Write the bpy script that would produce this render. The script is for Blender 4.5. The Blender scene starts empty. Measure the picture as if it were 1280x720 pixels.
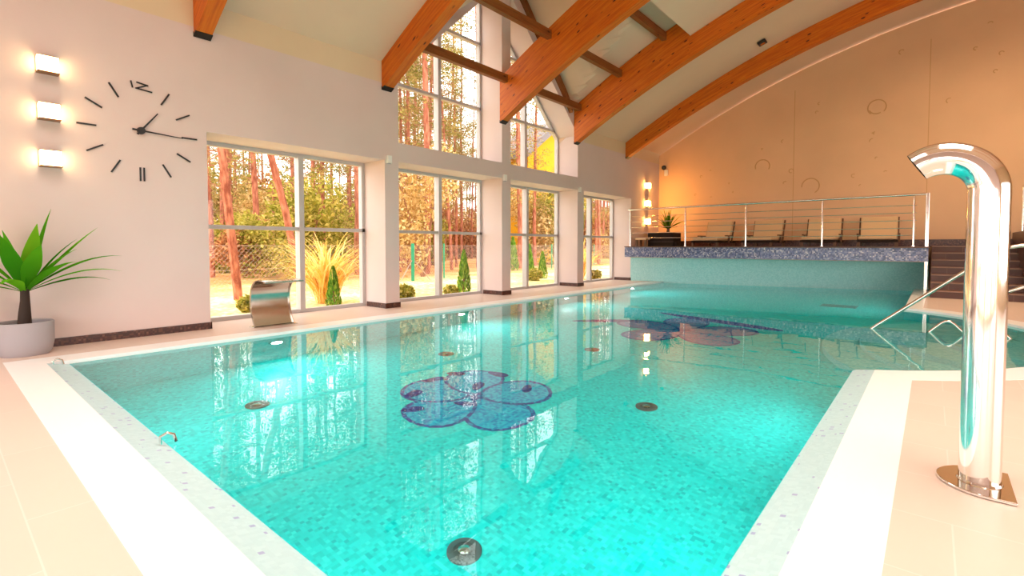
import bpy, bmesh, math, random
from mathutils import Vector, Matrix
R = math.radians
rnd = random.Random(7)
sc = bpy.context.scene
col = sc.collection

# ------------------------------------------------------------------ helpers
class MB:
    """collects geometry for ONE mesh object"""
    def __init__(s):
        s.v = []; s.f = []; s.mi = []; s.uv = {}
    def face(s, pts, mi=0):
        b = len(s.v); s.v += [tuple(p) for p in pts]; s.f.append(tuple(range(b, b+len(pts)))); s.mi.append(mi)
    def box(s, lo, hi, mi=0):
        x0,y0,z0 = lo; x1,y1,z1 = hi
        b = len(s.v)
        s.v += [(x0,y0,z0),(x1,y0,z0),(x1,y1,z0),(x0,y1,z0),(x0,y0,z1),(x1,y0,z1),(x1,y1,z1),(x0,y1,z1)]
        for q in ((0,3,2,1),(4,5,6,7),(0,1,5,4),(1,2,6,5),(2,3,7,6),(3,0,4,7)):
            s.f.append(tuple(b+i for i in q)); s.mi.append(mi)
    def prism(s, poly, axis, a, c, mi=0):
        """extrude polygon (2D) along axis between a and c"""
        def P(p, t):
            if axis == 0: return (t, p[0], p[1])
            if axis == 1: return (p[0], t, p[1])
            return (p[0], p[1], t)
        n = len(poly); b = len(s.v)
        s.v += [P(p, a) for p in poly] + [P(p, c) for p in poly]
        s.f.append(tuple(b+i for i in range(n))[::-1]); s.mi.append(mi)
        s.f.append(tuple(b+n+i for i in range(n))); s.mi.append(mi)
        for i in range(n):
            j = (i+1) % n
            s.f.append((b+i, b+j, b+n+j, b+n+i)); s.mi.append(mi)
    def tube(s, path, r, sides=12, cap=True, mi=0):
        path = [Vector(p) for p in path]; n = len(path)
        rs = r if isinstance(r, (list, tuple)) else [r]*n
        T = []
        for i in range(n):
            t = path[min(i+1, n-1)] - path[max(i-1, 0)]
            T.append(t.normalized())
        up = Vector((0,0,1)) if abs(T[0].z) < .9 else Vector((1,0,0))
        u = T[0].cross(up).normalized()
        b = len(s.v)
        for i in range(n):
            u = (u - T[i]*u.dot(T[i])).normalized(); w = T[i].cross(u)
            for k in range(sides):
                a = 2*math.pi*k/sides
                s.v.append(tuple(path[i] + (u*math.cos(a) + w*math.sin(a))*rs[i]))
        for i in range(n-1):
            for k in range(sides):
                k2 = (k+1) % sides
                s.f.append((b+i*sides+k, b+i*sides+k2, b+(i+1)*sides+k2, b+(i+1)*sides+k)); s.mi.append(mi)
        if cap:
            s.f.append(tuple(b+k for k in range(sides))[::-1]); s.mi.append(mi)
            s.f.append(tuple(b+(n-1)*sides+k for k in range(sides))); s.mi.append(mi)
    def lathe(s, prof, c=(0,0,0), sides=32, mi=0):
        b = len(s.v); n = len(prof)
        for (r, z) in prof:
            for k in range(sides):
                a = 2*math.pi*k/sides
                s.v.append((c[0]+r*math.cos(a), c[1]+r*math.sin(a), c[2]+z))
        for i in range(n-1):
            for k in range(sides):
                k2 = (k+1) % sides
                s.f.append((b+i*sides+k, b+i*sides+k2, b+(i+1)*sides+k2, b+(i+1)*sides+k)); s.mi.append(mi)
        s.f.append(tuple(b+k for k in range(sides))[::-1]); s.mi.append(mi)
        s.f.append(tuple(b+(n-1)*sides+k for k in range(sides))); s.mi.append(mi)
    def grid(s, P, mi=0):
        """P: rows of points"""
        b = len(s.v); m = len(P[0])
        for row in P: s.v += [tuple(p) for p in row]
        for i in range(len(P)-1):
            for j in range(m-1):
                s.f.append((b+i*m+j, b+i*m+j+1, b+(i+1)*m+j+1, b+(i+1)*m+j)); s.mi.append(mi)
    def build(s, name, mats, parent=None, smooth=False, bevel=0, normals=True):
        me = bpy.data.meshes.new(name)
        me.from_pydata(s.v, [], s.f)
        if not isinstance(mats, (list, tuple)): mats = [mats]
        for m in mats: me.materials.append(m)
        me.polygons.foreach_set('material_index', s.mi)
        if normals:
            bm = bmesh.new(); bm.from_mesh(me); bmesh.ops.recalc_face_normals(bm, faces=bm.faces); bm.to_mesh(me); bm.free()
        me.update()
        o = bpy.data.objects.new(name, me); col.objects.link(o)
        if smooth:
            me.polygons.foreach_set('use_smooth', [True]*len(me.polygons))
            try: me.set_sharp_from_angle(angle=R(40))
            except Exception: pass
        if bevel:
            md = o.modifiers.new('bevel', 'BEVEL'); md.width = bevel; md.segments = 2; md.limit_method = 'ANGLE'; md.angle_limit = R(50)
        if parent: o.parent = parent
        return o

def tag(o, label, cat, group=None, kind=None):
    o['label'] = label; o['category'] = cat
    if group: o['group'] = group
    if kind: o['kind'] = kind
    return o
def struct(o, label=None):
    o['kind'] = 'structure'
    if label: o['label'] = label
    return o
def empty(name, loc=(0,0,0), rz=0):
    o = bpy.data.objects.new(name, None); col.objects.link(o); o.location = loc; o.rotation_euler = (0,0,rz)
    o.empty_display_size = .1
    return o
def copy_tree(o, parent=None):
    c = o.copy(); col.objects.link(c); c.parent = parent
    for ch in list(o.children): copy_tree(ch, c)
    return c
def box(name, lo, hi, mat, parent=None, bevel=0):
    m = MB(); m.box(lo, hi); return m.build(name, mat, parent, bevel=bevel)

# ------------------------------------------------------------------ materials
class NT:
    def __init__(s, name):
        s.m = bpy.data.materials.new(name); s.m.use_nodes = True
        s.t = s.m.node_tree; s.t.nodes.clear()
        s.out = s.t.nodes.new('ShaderNodeOutputMaterial')
    def n(s, typ, ins=None, **kw):
        nd = s.t.nodes.new(typ)
        for k, v in kw.items(): setattr(nd, k, v)
        for k, v in (ins or {}).items():
            if isinstance(v, bpy.types.NodeSocket): s.t.links.new(v, nd.inputs[k])
            else: nd.inputs[k].default_value = v
        return nd
    def coord(s, scale=(1,1,1), which='Object'):
        tc = s.n('ShaderNodeTexCoord')
        return s.n('ShaderNodeMapping', {'Vector': tc.outputs[which], 'Scale': scale}).outputs[0]
    def ramp(s, fac, stops, interp='LINEAR'):
        nd = s.n('ShaderNodeValToRGB', {'Fac': fac}); cr = nd.color_ramp; cr.interpolation = interp
        while len(cr.elements) < len(stops): cr.elements.new(.5)
        for e, (p, c) in zip(cr.elements, stops): e.position = p; e.color = (*c, 1)
        return nd.outputs[0]
    def mix(s, fac, a, b):
        nd = s.n('ShaderNodeMix', data_type='RGBA')
        for idx, v in ((0, fac), (6, a), (7, b)):
            if isinstance(v, bpy.types.NodeSocket): s.t.links.new(v, nd.inputs[idx])
            elif idx == 0: nd.inputs[0].default_value = v
            else: nd.inputs[idx].default_value = (*v, 1)
        return nd.outputs[2]
    def bump(s, h, strength=.2, dist=.01):
        return s.n('ShaderNodeBump', {'Height': h, 'Strength': strength, 'Distance': dist}).outputs[0]
    def pbr(s, c, rough=.5, metal=0, normal=None, spec=.5, **kw):
        p = s.n('ShaderNodeBsdfPrincipled', {'Roughness': rough, 'Metallic': metal, 'Specular IOR Level': spec})
        if isinstance(c, bpy.types.NodeSocket): s.t.links.new(c, p.inputs['Base Color'])
        else: p.inputs['Base Color'].default_value = (*c, 1)
        if normal: s.t.links.new(normal, p.inputs['Normal'])
        for k, v in kw.items():
            p.inputs[k].default_value = v
        s.t.links.new(p.outputs[0], s.out.inputs[0]); return s.m

def plain(name, c, rough=.5, metal=0, spec=.5): return NT(name).pbr(c, rough, metal, spec=spec)
def plaster(name, c, amt=.04, bstr=.08):
    t = NT(name); v = t.coord()
    n1 = t.n('ShaderNodeTexNoise', {'Vector': v, 'Scale': .8, 'Detail': 4}).outputs[0]
    n2 = t.n('ShaderNodeTexNoise', {'Vector': v, 'Scale': 90, 'Detail': 3}).outputs[0]
    d = tuple(x*(1-amt) for x in c); l = tuple(min(1, x*(1+amt)) for x in c)
    return t.pbr(t.ramp(n1, [(.3, d), (.7, l)]), .85, normal=t.bump(n2, bstr, .004), spec=.2)
def mosaic(name, stops, size=.025, rough=.25, grout=None, spec=.5):
    t = NT(name); v = t.coord((1/size,)*3)
    v = t.n('ShaderNodeVectorMath', {0: v, 1: (.371, .413, .457)}, operation='ADD').outputs[0]
    fl = t.n('ShaderNodeVectorMath', {0: v}, operation='FLOOR').outputs[0]
    wn = t.n('ShaderNodeTexWhiteNoise', {'Vector': fl}).outputs[0]
    c = t.ramp(wn, stops, 'CONSTANT')
    return t.pbr(c, rough, spec=spec)
def chrome(name, c=(.86,.84,.81), rough=.07):
    t = NT(name); v = t.coord((1,1,1))
    n1 = t.n('ShaderNodeTexNoise', {'Vector': v, 'Scale': 25, 'Detail': 2}).outputs[0]
    rr = t.n('ShaderNodeMapRange', {0: n1, 3: rough*.7, 4: rough*1.5}).outputs[0]
    p = t.n('ShaderNodeBsdfPrincipled', {'Metallic': 1.0, 'Base Color': (*c,1), 'Roughness': rr})
    t.t.links.new(p.outputs[0], t.out.inputs[0]); return t.m
def emit(name, c, s):
    t = NT(name); e = t.n('ShaderNodeEmission', {'Color': (*c,1), 'Strength': s}); t.t.links.new(e.outputs[0], t.out.inputs[0]); return t.m
def leaf_mat(name, stops, trans=.35, scale=9):
    t = NT(name); v = t.coord()
    n1 = t.n('ShaderNodeTexNoise', {'Vector': v, 'Scale': scale, 'Detail': 2}).outputs[0]
    g = t.n('ShaderNodeNewGeometry').outputs['Random Per Island']
    f = t.n('ShaderNodeMath', {0: n1, 1: g}, operation='ADD').outputs[0]
    f = t.n('ShaderNodeMath', {0: f, 1: .5}, operation='MULTIPLY').outputs[0]
    c = t.ramp(f, stops)
    d = t.n('ShaderNodeBsdfDiffuse', {'Color': c}).outputs[0]
    tr = t.n('ShaderNodeBsdfTranslucent', {'Color': c}).outputs[0]
    mx = t.n('ShaderNodeMixShader', {0: trans, 1: d, 2: tr}).outputs[0]
    t.t.links.new(mx, t.out.inputs[0]); return t.m
def see_through(name, tint, ior, refr=False, bump=None, rough=0.0):
    t = NT(name); nrm = None
    if bump:
        v = t.coord((1,1,1))
        n1 = t.n('ShaderNodeTexNoise', {'Vector': v, 'Scale': bump[0], 'Detail': 2.5}).outputs[0]
        nrm = t.bump(n1, bump[1], bump[2])
    fr = t.n('ShaderNodeFresnel', {'IOR': ior})
    if not refr:   # a pane's inner side must not act like a solid glass block
        bf = t.n('ShaderNodeNewGeometry').outputs['Backfacing']
        fr0 = fr; inv = t.n('ShaderNodeMath', {0: 1.0, 1: bf}, operation='SUBTRACT').outputs[0]
        fr = t.n('ShaderNodeMath', {0: fr0.outputs[0], 1: inv}, operation='MULTIPLY')
    gl = t.n('ShaderNodeBsdfGlossy', {'Roughness': rough, 'Color': (1,1,1,1)})
    if refr: tr = t.n('ShaderNodeBsdfRefraction', {'Color': (*tint,1), 'IOR': ior, 'Roughness': 0.0})
    else: tr = t.n('ShaderNodeBsdfTransparent', {'Color': (*tint,1)})
    if nrm:
        for nd in ((fr, gl, tr) if refr else (gl,)): t.t.links.new(nrm, nd.inputs['Normal'])
    mx = t.n('ShaderNodeMixShader', {0: fr.outputs[0], 1: tr.outputs[0], 2: gl.outputs[0]})
    t.t.links.new(mx.outputs[0], t.out.inputs[0]); return t.m
def wood_beam(name, a, b, c):
    t = NT(name); v = t.coord((1,1,1), 'UV')
    v2 = t.n('ShaderNodeMapping', {'Vector': v, 'Scale': (1.2, 16, 1)}).outputs[0]
    n1 = t.n('ShaderNodeTexNoise', {'Vector': v2, 'Scale': 1.5, 'Detail': 6, 'Roughness': .6}).outputs[0]
    base = t.ramp(n1, [(.28, a), (.5, b), (.75, c)])
    # laminations: bands across the depth
    v4 = t.n('ShaderNodeMapping', {'Vector': v, 'Scale': (.35, 22, 1)}).outputs[0]
    fl = t.n('ShaderNodeVectorMath', {0: v4}, operation='FLOOR').outputs[0]
    wn = t.n('ShaderNodeTexWhiteNoise', {'Vector': fl}).outputs[0]
    base = t.mix(t.n('ShaderNodeMath', {0: wn, 1: .28}, operation='MULTIPLY').outputs[0], base, a)
    v3 = t.n('ShaderNodeMapping', {'Vector': v, 'Scale': (3.2, 7.5, 1)}).outputs[0]
    vo = t.n('ShaderNodeTexVoronoi', {'Vector': v3, 'Scale': 1.0, 'Randomness': 1.0}).outputs[0]
    kn = t.ramp(vo, [(.09, (1,1,1)), (.17, (0,0,0))])
    c2 = t.mix(kn, base, (.06, .015, .004))
    return t.pbr(c2, .5, normal=t.bump(n1, .1, .003), spec=.3)
def tiles(name, c, c2, size, gr, rough=.35, vertical=False):
    t = NT(name); tc = t.n('ShaderNodeTexCoord').outputs['Object']
    v = t.n('ShaderNodeMapping', {'Vector': tc, 'Location': (.17,.23,0)}).outputs[0]
    if vertical:
        sep = t.n('ShaderNodeSeparateXYZ', {0: v})
        xy = t.n('ShaderNodeMath', {0: sep.outputs[0], 1: sep.outputs[1]}, operation='ADD').outputs[0]
        v = t.n('ShaderNodeCombineXYZ', {0: xy, 1: sep.outputs[2]}).outputs[0]
    br = t.n('ShaderNodeTexBrick', {'Vector': v, 'Color1': (*c,1), 'Color2': (*c2,1), 'Mortar': (*gr,1), 'Scale': 1.0, 'Mortar Size': .003,
        'Brick Width': size[0], 'Row Height': size[1], 'Bias': 0.0}, offset=.5 if not vertical else 0)
    n = t.n('ShaderNodeTexNoise', {'Vector': v, 'Scale': 2.2, 'Detail': 5}).outputs[0]
    cc = t.mix(t.n('ShaderNodeMath', {0: n, 1: .3}, operation='MULTIPLY').outputs[0], br.outputs[0], tuple(x*.8 for x in c))
    return t.pbr(cc, rough, spec=.4)

M = {}
M['wall'] = plaster('wall_paint', (.70,.575,.545))
M['cream'] = plaster('cream_paint', (.72,.58,.40))
M['ceil'] = plaster('ceiling_paint', (.72,.53,.38))
M['back'] = plaster('back_wall_paint', (.72,.47,.30), .05)
M['back_mark'] = plaster('back_wall_relief', (.58,.35,.19), .05)
M['beam'] = wood_beam('glulam', (.42,.075,.004), (.60,.14,.008), (.72,.21,.015))
M['strut'] = wood_beam('dark_timber', (.16,.05,.012), (.26,.085,.018), (.34,.12,.03))
M['shoe'] = plain('beam_shoe_steel', (.03,.025,.02), .5, .6)
M['deck'] = tiles('deck_tile', (.74,.575,.485), (.76,.595,.505), (.9,.45), (.82,.67,.59))
M['border'] = plain('white_tile', (.93,.92,.90), .3)
M['strip'] = mosaic('edge_mosaic', [(0,(.45,.68,.72)),(.35,(.47,.70,.74)),(.7,(.49,.72,.76)),(.975,(.32,.40,.62))], .02, .3)
M['pool'] = mosaic('pool_mosaic', [(0,(.008,.64,.62)),(.22,(.012,.70,.68)),(.5,(.016,.75,.73)),(.8,(.04,.81,.78)),(.94,(.008,.53,.54))], .025, .3, spec=.2)
M['step'] = mosaic('step_mosaic', [(0,(.20,.72,.70)),(.4,(.28,.78,.76)),(.75,(.36,.84,.80))], .025, .3, spec=.2)
M['endwall'] = mosaic('pale_teal_mosaic', [(0,(.33,.66,.65)),(.4,(.37,.70,.69)),(.75,(.42,.73,.71))], .025, .3)
M['band'] = mosaic('blue_mosaic', [(0,(.05,.07,.16)),(.25,(.09,.12,.25)),(.5,(.16,.18,.32)),(.72,(.23,.25,.38)),(.88,(.38,.38,.48)),(.96,(.52,.50,.56))], .028, .25)
M['plinth'] = mosaic('brown_mosaic', [(0,(.045,.012,.008)),(.4,(.07,.02,.012)),(.7,(.10,.035,.02)),(.92,(.17,.07,.045))], .02, .3)
M['stair'] = tiles('brown_stair_tile', (.085,.032,.02), (.10,.04,.025), (.6,.15), (.22,.11,.07), .35, True)
M['nosing'] = plain('stair_nosing', (.26,.14,.09), .4)
M['coping'] = plain('brown_coping', (.10,.045,.03), .4)
M['frame'] = plain('window_frame_white', (.50,.47,.46), .4)
M['glass'] = see_through('clear_glass', (.97,.98,.97), 1.35)
M['water'] = see_through('pool_water', (.72,.99,.985), 1.33, True, (1.6, .05, .05))
M['chrome'] = chrome('polished_steel')
M['steel'] = chrome('brushed_steel', (.62,.58,.53), .16)
M['rail'] = chrome('rail_steel', (.80,.74,.68), .12)
M['dark'] = plain('black_plastic', (.012,.012,.012), .4)
M['white'] = plain('white_plastic', (.85,.82,.78), .4)
M['bronze'] = plain('bronze_metal', (.30,.14,.05), .35, .7)
M['glow'] = emit('lamp_glow', (1.0,.66,.30), 17.0)
M['glow2'] = emit('amber_lamp_glow', (1.0,.46,.10), 110.0)
M['uw'] = emit('pool_lamp_glow', (.85,1.0,1.0), 14.0)
M['pot'] = plaster('grey_pot', (.40,.37,.39), .03)
M['soil'] = plain('potting_soil', (.05,.03,.02), .9)
M['stem'] = plain('palm_stem', (.035,.018,.012), .8)
M['rattan'] = plaster('dark_rattan', (.022,.012,.008), .3, .5)
M['cushion'] = plaster('beige_cushion', (.62,.42,.24), .03)
M['legwood'] = plain('brown_leg', (.12,.05,.02), .5)
M['petal'] = mosaic('petal_mosaic', [(0,(.0,.36,.60)),(.3,(.01,.46,.66)),(.6,(.02,.54,.70)),(.85,(.0,.26,.55))], .025, .3, spec=.2)
M['petal_edge'] = mosaic('petal_edge_mosaic', [(0,(.01,.10,.32)),(.35,(.03,.05,.28)),(.6,(.0,.30,.52)),(.85,(.08,.10,.38))], .025, .3, spec=.2)
M['petal2'] = mosaic('purple_petal_mosaic', [(0,(.10,.22,.46)),(.3,(.18,.26,.52)),(.6,(.06,.36,.58)),(.85,(.30,.28,.50))], .025, .3, spec=.2)
M['inlay_dark'] = mosaic('navy_mosaic', [(0,(.01,.02,.18)),(.4,(.02,.05,.28)),(.8,(.02,.12,.38))], .025, .3, spec=.2)
M['drain'] = plain('drain_dark', (.10,.12,.12), .4, .2)
M['yellow'] = plaster('yellow_render', (.66,.32,.008), .05)
M['roof'] = plain('roof_fascia', (.16,.13,.13), .6)
M['bark'] = None
def bark(name, a, b):
    t = NT(name); v = t.coord((1,1,.3))
    n = t.n('ShaderNodeTexNoise', {'Vector': v, 'Scale': 12, 'Detail': 5}).outputs[0]
    return t.pbr(t.ramp(n, [(.35, a), (.65, b)]), .9, normal=t.bump(n, .6, .03), spec=.1)
M['bark'] = bark('pine_bark', (.22,.06,.035), (.52,.20,.12))
M['twig'] = bark('pine_twig', (.22,.10,.06), (.45,.22,.13))
M['needles'] = leaf_mat('pine_needles', [(.25,(.14,.14,.03)),(.5,(.30,.26,.07)),(.75,(.52,.36,.13))])
M['scrub_green'] = leaf_mat('yellow_green_leaves', [(.25,(.16,.17,.02)),(.5,(.40,.36,.06)),(.75,(.72,.58,.17))])
M['scrub_brown'] = leaf_mat('rusty_leaves', [(.25,(.22,.08,.03)),(.5,(.48,.20,.08)),(.75,(.74,.40,.18))])
M['birch'] = leaf_mat('pale_gold_leaves', [(.25,(.36,.22,.07)),(.5,(.66,.44,.16)),(.75,(.90,.70,.38))])
M['thuja'] = leaf_mat('thuja_green', [(.25,(.06,.17,.02)),(.5,(.16,.34,.04)),(.75,(.38,.52,.08))], .2)
M['pampas'] = leaf_mat('straw_blades', [(.25,(.70,.42,.08)),(.5,(.95,.66,.18)),(.75,(1,.85,.42))], .4)
M['palm'] = leaf_mat('palm_leaf_green', [(.25,(.04,.24,.01)),(.5,(.12,.42,.015)),(.75,(.32,.62,.03))], .25, 2)
M['palm_dark'] = leaf_mat('yucca_green', [(.25,(.03,.08,.01)),(.5,(.10,.20,.02)),(.75,(.22,.30,.04))], .2, 3)
M['fence'] = plain('green_wire', (.02,.30,.16), .5)
M['wire'] = plain('galvanised_wire', (.45,.33,.27), .5, .2)
def ground_mat():
    t = NT('autumn_ground'); v = t.coord()
    n = t.n('ShaderNodeTexNoise', {'Vector': v, 'Scale': .55, 'Detail': 5}).outputs[0]
    n2 = t.n('ShaderNodeTexNoise', {'Vector': v, 'Scale': 9, 'Detail': 4}).outputs[0]
    f = t.n('ShaderNodeMath', {0: n, 1: n2}, operation='ADD').outputs[0]
    f = t.n('ShaderNodeMath', {0: f, 1: .5}, operation='MULTIPLY').outputs[0]
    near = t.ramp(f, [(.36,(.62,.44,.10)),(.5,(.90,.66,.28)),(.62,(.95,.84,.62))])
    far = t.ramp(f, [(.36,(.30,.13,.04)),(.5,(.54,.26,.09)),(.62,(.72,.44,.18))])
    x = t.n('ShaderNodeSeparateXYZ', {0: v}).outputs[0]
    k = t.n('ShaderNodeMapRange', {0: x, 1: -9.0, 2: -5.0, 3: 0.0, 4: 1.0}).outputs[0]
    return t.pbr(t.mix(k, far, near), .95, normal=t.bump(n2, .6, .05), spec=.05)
M['ground'] = ground_mat()

# ------------------------------------------------------------------ geometry data
WT = .64                       # wall thickness
WX = -WT
def intr(x): return 3.60 + .58*x - .030*x*x if x > 0 else 3.60 + .58*x
SPR = 2.92                     # where the dormer meets the vault
YA, YB, YM = 5.0, 10.79, 7.95  # dormer extents and ridge
def zg(y): return 7.10 - 1.02*abs(y-YM)
def zc(x, y):
    z = intr(x) + .46
    if x < SPR and YA <= y <= YB: z = max(intr(x) + .93, zg(y))
    return z
XR, YF, YBK = 15.0, -3.0, 15.72

# ------------------------------------------------------------------ floor, pool, water
CX0, CY0, RB, RO = 4.87, 7.9, 3.24, 3.55
def arc(r, a0, a1, n=28): return [(CX0+r*math.cos(R(a0+(a1-a0)*i/n)), CY0+r*math.sin(R(a0+(a1-a0)*i/n))) for i in range(n+1)]
A_IN = math.degrees(math.asin(2.74/RB))
A_OUT = math.degrees(math.acos((6.85-CX0)/RO))
floor = MB()
floor.prism([(WX, YF), (.62, YF), (.62, YBK), (WX, YBK)], 2, -.25, 0)
floor.prism([(.62, YF), (XR, YF), (XR, .42), (.62, .42)], 2, -.25, 0)
floor.prism([(6.85, .42), (XR, .42), (XR, CY0)] + arc(RO, 0, -A_OUT), 2, -.25, 0)
floor.prism([(XR, CY0), (XR, YBK), (6.88, YBK), (6.85, 10.9)] + arc(RO, A_OUT, 0), 2, -.25, 0)
struct(floor.build('floor', M['deck']), 'peach coloured tiled pool deck')
bd = MB()
bd.prism([(.62, .42), (.944, .42), (.944, 14.1), (.62, 14.1)], 2, -.25, .002)
bd.prism([(.944, .42), (6.85, .42), (6.85, .67), (.944, .67)], 2, -.25, .002)
bd.prism([(6.6, .67), (6.85, .67), (6.85, CY0-RO*math.sin(R(A_OUT))), (6.6, 5.16)], 2, -.25, .002)
bd.prism(arc(RB+.006, -A_IN, A_IN) + arc(RO, A_OUT, -A_OUT), 2, -.25, .002)
bd.prism([(6.606, 10.64), (6.85, 10.85), (6.88, 15.5), (6.626, 15.5)], 2, -.25, .002)
struct(bd.build('trim_1', M['border']), 'white tiled border around the pool')
sp = MB()
def slope_strip(a, b, c, d):   # outer edge a-b, inner edge c-d
    o, i = -.001, -.034
    P = [(*a, o), (*b, o), (*d, i), (*c, i)]
    L = [(*a, -.2), (*b, -.2), (*d, -.2), (*c, -.2)]
    sp.face(P); sp.face(L)
    for k in range(4): sp.face([P[k], P[(k+1) % 4], L[(k+1) % 4], L[k]])
slope_strip((.95, .67), (6.6, .67), (.95, .825), (6.444, .825))
slope_strip((6.6, .67), (6.6, 5.17), (6.444, .825), (6.444, 5.22))
struct(sp.build('trim_2', M['strip']), 'pale teal mosaic strip sloping into the pool')

def yend(x): return 13.745 + x*(15.42-13.75)/6.87
foot = [(.95, .825), (6.444, .825), (6.444, 5.20)] + arc(RB, -A_IN, A_IN) + [(6.62, yend(6.62)), (.95, yend(.95))]
pb = MB()
ZP = -1.3
pb.face([(*p, ZP) for p in foot])
for i in range(len(foot)):
    a, b = foot[i], foot[(i+1) % len(foot)]
    pb.face([(*a, ZP), (*b, ZP), (*b, -.03), (*a, -.03)])
basin = struct(pb.build('pool_basin', M['pool']), 'turquoise mosaic pool basin')
wt = MB(); wt.face([(*p, -.03) for p in foot])
w = wt.build('pool_water', M['water'], normals=False); struct(w, 'still turquoise pool water')
if w.data.polygons[0].normal.z < 0: w.data.flip_normals()

# inlaid flowers on the pool bottom
def petal(ang, c, L, W, ins=0.0, n=22, tip=.5, base=0.06):
    pts = []
    for i in range(n):
        t = 2*math.pi*i/n
        u = base*L + L*(.5 - .5*math.cos(t)); u = base*L + (u-base*L)
        wv = W*.5*math.sin(t)*(.75+.45*(u/L))
        cxm = base*L + L*.5
        u = cxm + (u-cxm)*(1-ins); wv *= (1-ins*1.3)
        pts.append((c[0]+u*math.cos(ang)-wv*math.sin(ang), c[1]+u*math.sin(ang)+wv*math.cos(ang)))
    return pts
def flower(c, angs, L, W, m_in, m_edge):
    e = MB(); q = MB()
    for k, a in enumerate(angs):
        z = ZP + .002 + .0015*k
        e.face([(*p, z) for p in petal(R(a), c, L, W)])
        q.face([(*p, z+.0008) for p in petal(R(a), c, L, W, .10)])
    e.build('flower_outline', m_edge, basin); q.build('flower_petals', m_in, basin)
    h = MB()
    h.face([(c[0]+.10*L*math.cos(t*.628)*(1+.4*(t % 2)), c[1]+.10*L*math.sin(t*.628)*(1+.4*(t % 2)), ZP+.014) for t in range(10)])
    h.build('flower_centre', m_edge, basin)
flower((3.55, 3.45), [-18, -92, 200, 135, 55], .74, .64, M['petal'], M['petal_edge'])
flower((4.0, 7.55), [-35, 30, 105, 175, 250], 1.05, .72, M['petal2'], M['petal_edge'])
nv = MB()
for c, a, L, W_ in (((2.9,8.95), -14, 2.3, .30), ((2.2,7.1), 40, 1.1, .25), ((3.28,2.74), 60, .22, .12), ((3.08,2.95), 100, .24, .13), ((2.85,3.35), 75, .26, .12),
        ((2.82,3.72), 30, .22, .12), ((3.15,4.05), 10, .26, .13), ((3.45,3.55), 120, .24, .12), ((3.75,4.05), -60, .22, .10), ((3.5,3.2), 30, .2, .1)):
    nv.face([(*p, ZP+.011) for p in petal(R(a), c, L, W_)])
nv.build('navy_ribbons', M['inlay_dark'], basin)
gr = MB()
for i in range(9): gr.box((5.25, 11.72+i*.05, ZP), (5.80, 11.75+i*.05, ZP+.02))
gr.box((5.22, 11.68, ZP), (5.25, 12.2, ZP+.022)); gr.box((5.80, 11.68, ZP), (5.83, 12.2, ZP+.022))
tag(gr.build('drain_grate', M['drain']), 'dark rectangular slatted grate on the far pool bottom', 'grate')

# rounded entry steps
for k, (r, zt) in enumerate(((2.15, -1.02), (1.75, -.75), (1.35, -.48), (.95, -.22))):
    s = MB(); pts = []
    cx, cy = 8.0, 7.9
    for i in range(25):
        a = R(90 + 180*i/24); pts.append((cx+r*math.cos(a), cy+r*1.18*math.sin(a)))
    pts = [(x, y) for x, y in pts if math.hypot(x-CX0, y-CY0) < RB-.01 or x < 6.5]
    ang0 = math.degrees(math.atan2(pts[-1][1]-CY0, pts[-1][0]-CX0)); ang1 = math.degrees(math.atan2(pts[0][1]-CY0, pts[0][0]-CX0))
    pts += arc(RB-.005, ang0, ang1, 14)
    s.prism(pts, 2, ZP, zt)
    struct(s.build('trim_%d' % (10+k), M['step'], bevel=.015), 'rounded mosaic step under water')

# pool floor nozzles
def drain(x, y, label):
    t = empty('floor_nozzle', (x, y, ZP)); tag(t, label, 'pool nozzle', 'round nozzles in the pool bottom')
    a = MB(); a.lathe([(.10,0),(.10,.012),(.085,.02),(.06,.02),(.06,.008)], sides=28); a.build('flange', M['drain'], t, True)
    b = MB(); b.lathe([(.035,.004),(.035,.024),(.02,.03)], sides=20); b.build('nozzle_cap', M['steel'], t, True)
drain(4.96, 1.93, 'round steel nozzle in the pool bottom, nearest to the front edge')
drain(4.96, 4.28, 'dark round nozzle in the clear turquoise bottom, right of the blue flower')
drain(2.25, 1.93, 'round nozzle in the pool bottom below the waterfall spout')
drain(2.25, 4.25, 'round nozzle in the pool bottom under the second window reflection')
drain(3.56, 5.63, 'round nozzle in the pool bottom between the blue and the purple flower')

# underwater lamps on the window side and the right side
def uwlamp(loc, rz, label, power):
    t = empty('underwater_lamp', loc, rz); tag(t, label, 'pool light', 'underwater lamps in the pool walls')
    a = MB(); a.tube([(0,0,0),(.02,0,0)], [.09,.085], 24); rim = a.build('rim', M['steel'], t, True)
    b = MB(); b.tube([(.0202,0,0),(.028,0,0)], [.06,.05], 24); b.build('lens', M['uw'], rim, True)
    ld = bpy.data.lights.new('pool_lamp_light', 'AREA'); ld.shape = 'DISK'; ld.size = .12; ld.energy = power; ld.color = (.93,1.0,.99); ld.spread = R(170)
    lo = bpy.data.objects.new('pool_lamp_light', ld); col.objects.link(lo); lo.parent = t; lo.location = (.04,0,0); lo.rotation_euler = (0, R(-80), 0)
PW = 24
uwlamp((.95, 2.69, -.45), 0, 'bright underwater pool lamp below the waterfall spout', PW)
uwlamp((.95, 5.75, -.45), 0, 'underwater pool lamp below the second window', PW)
uwlamp((.95, 8.85, -.45), 0, 'underwater pool lamp below the third window', PW)
uwlamp((.95, 11.9, -.45), 0, 'underwater pool lamp nearest to the raised terrace', PW)
uwlamp((6.444, 2.4, -.45), math.pi, 'underwater pool lamp in the wall under the steel neck shower', PW*.5)
uwlamp((6.444, 4.5, -.45), math.pi, 'underwater pool lamp beside the rounded steps', PW*.5)
uwlamp((6.61, 11.6, -.45), math.pi, 'underwater pool lamp below the far stairs', PW*.3)

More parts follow.
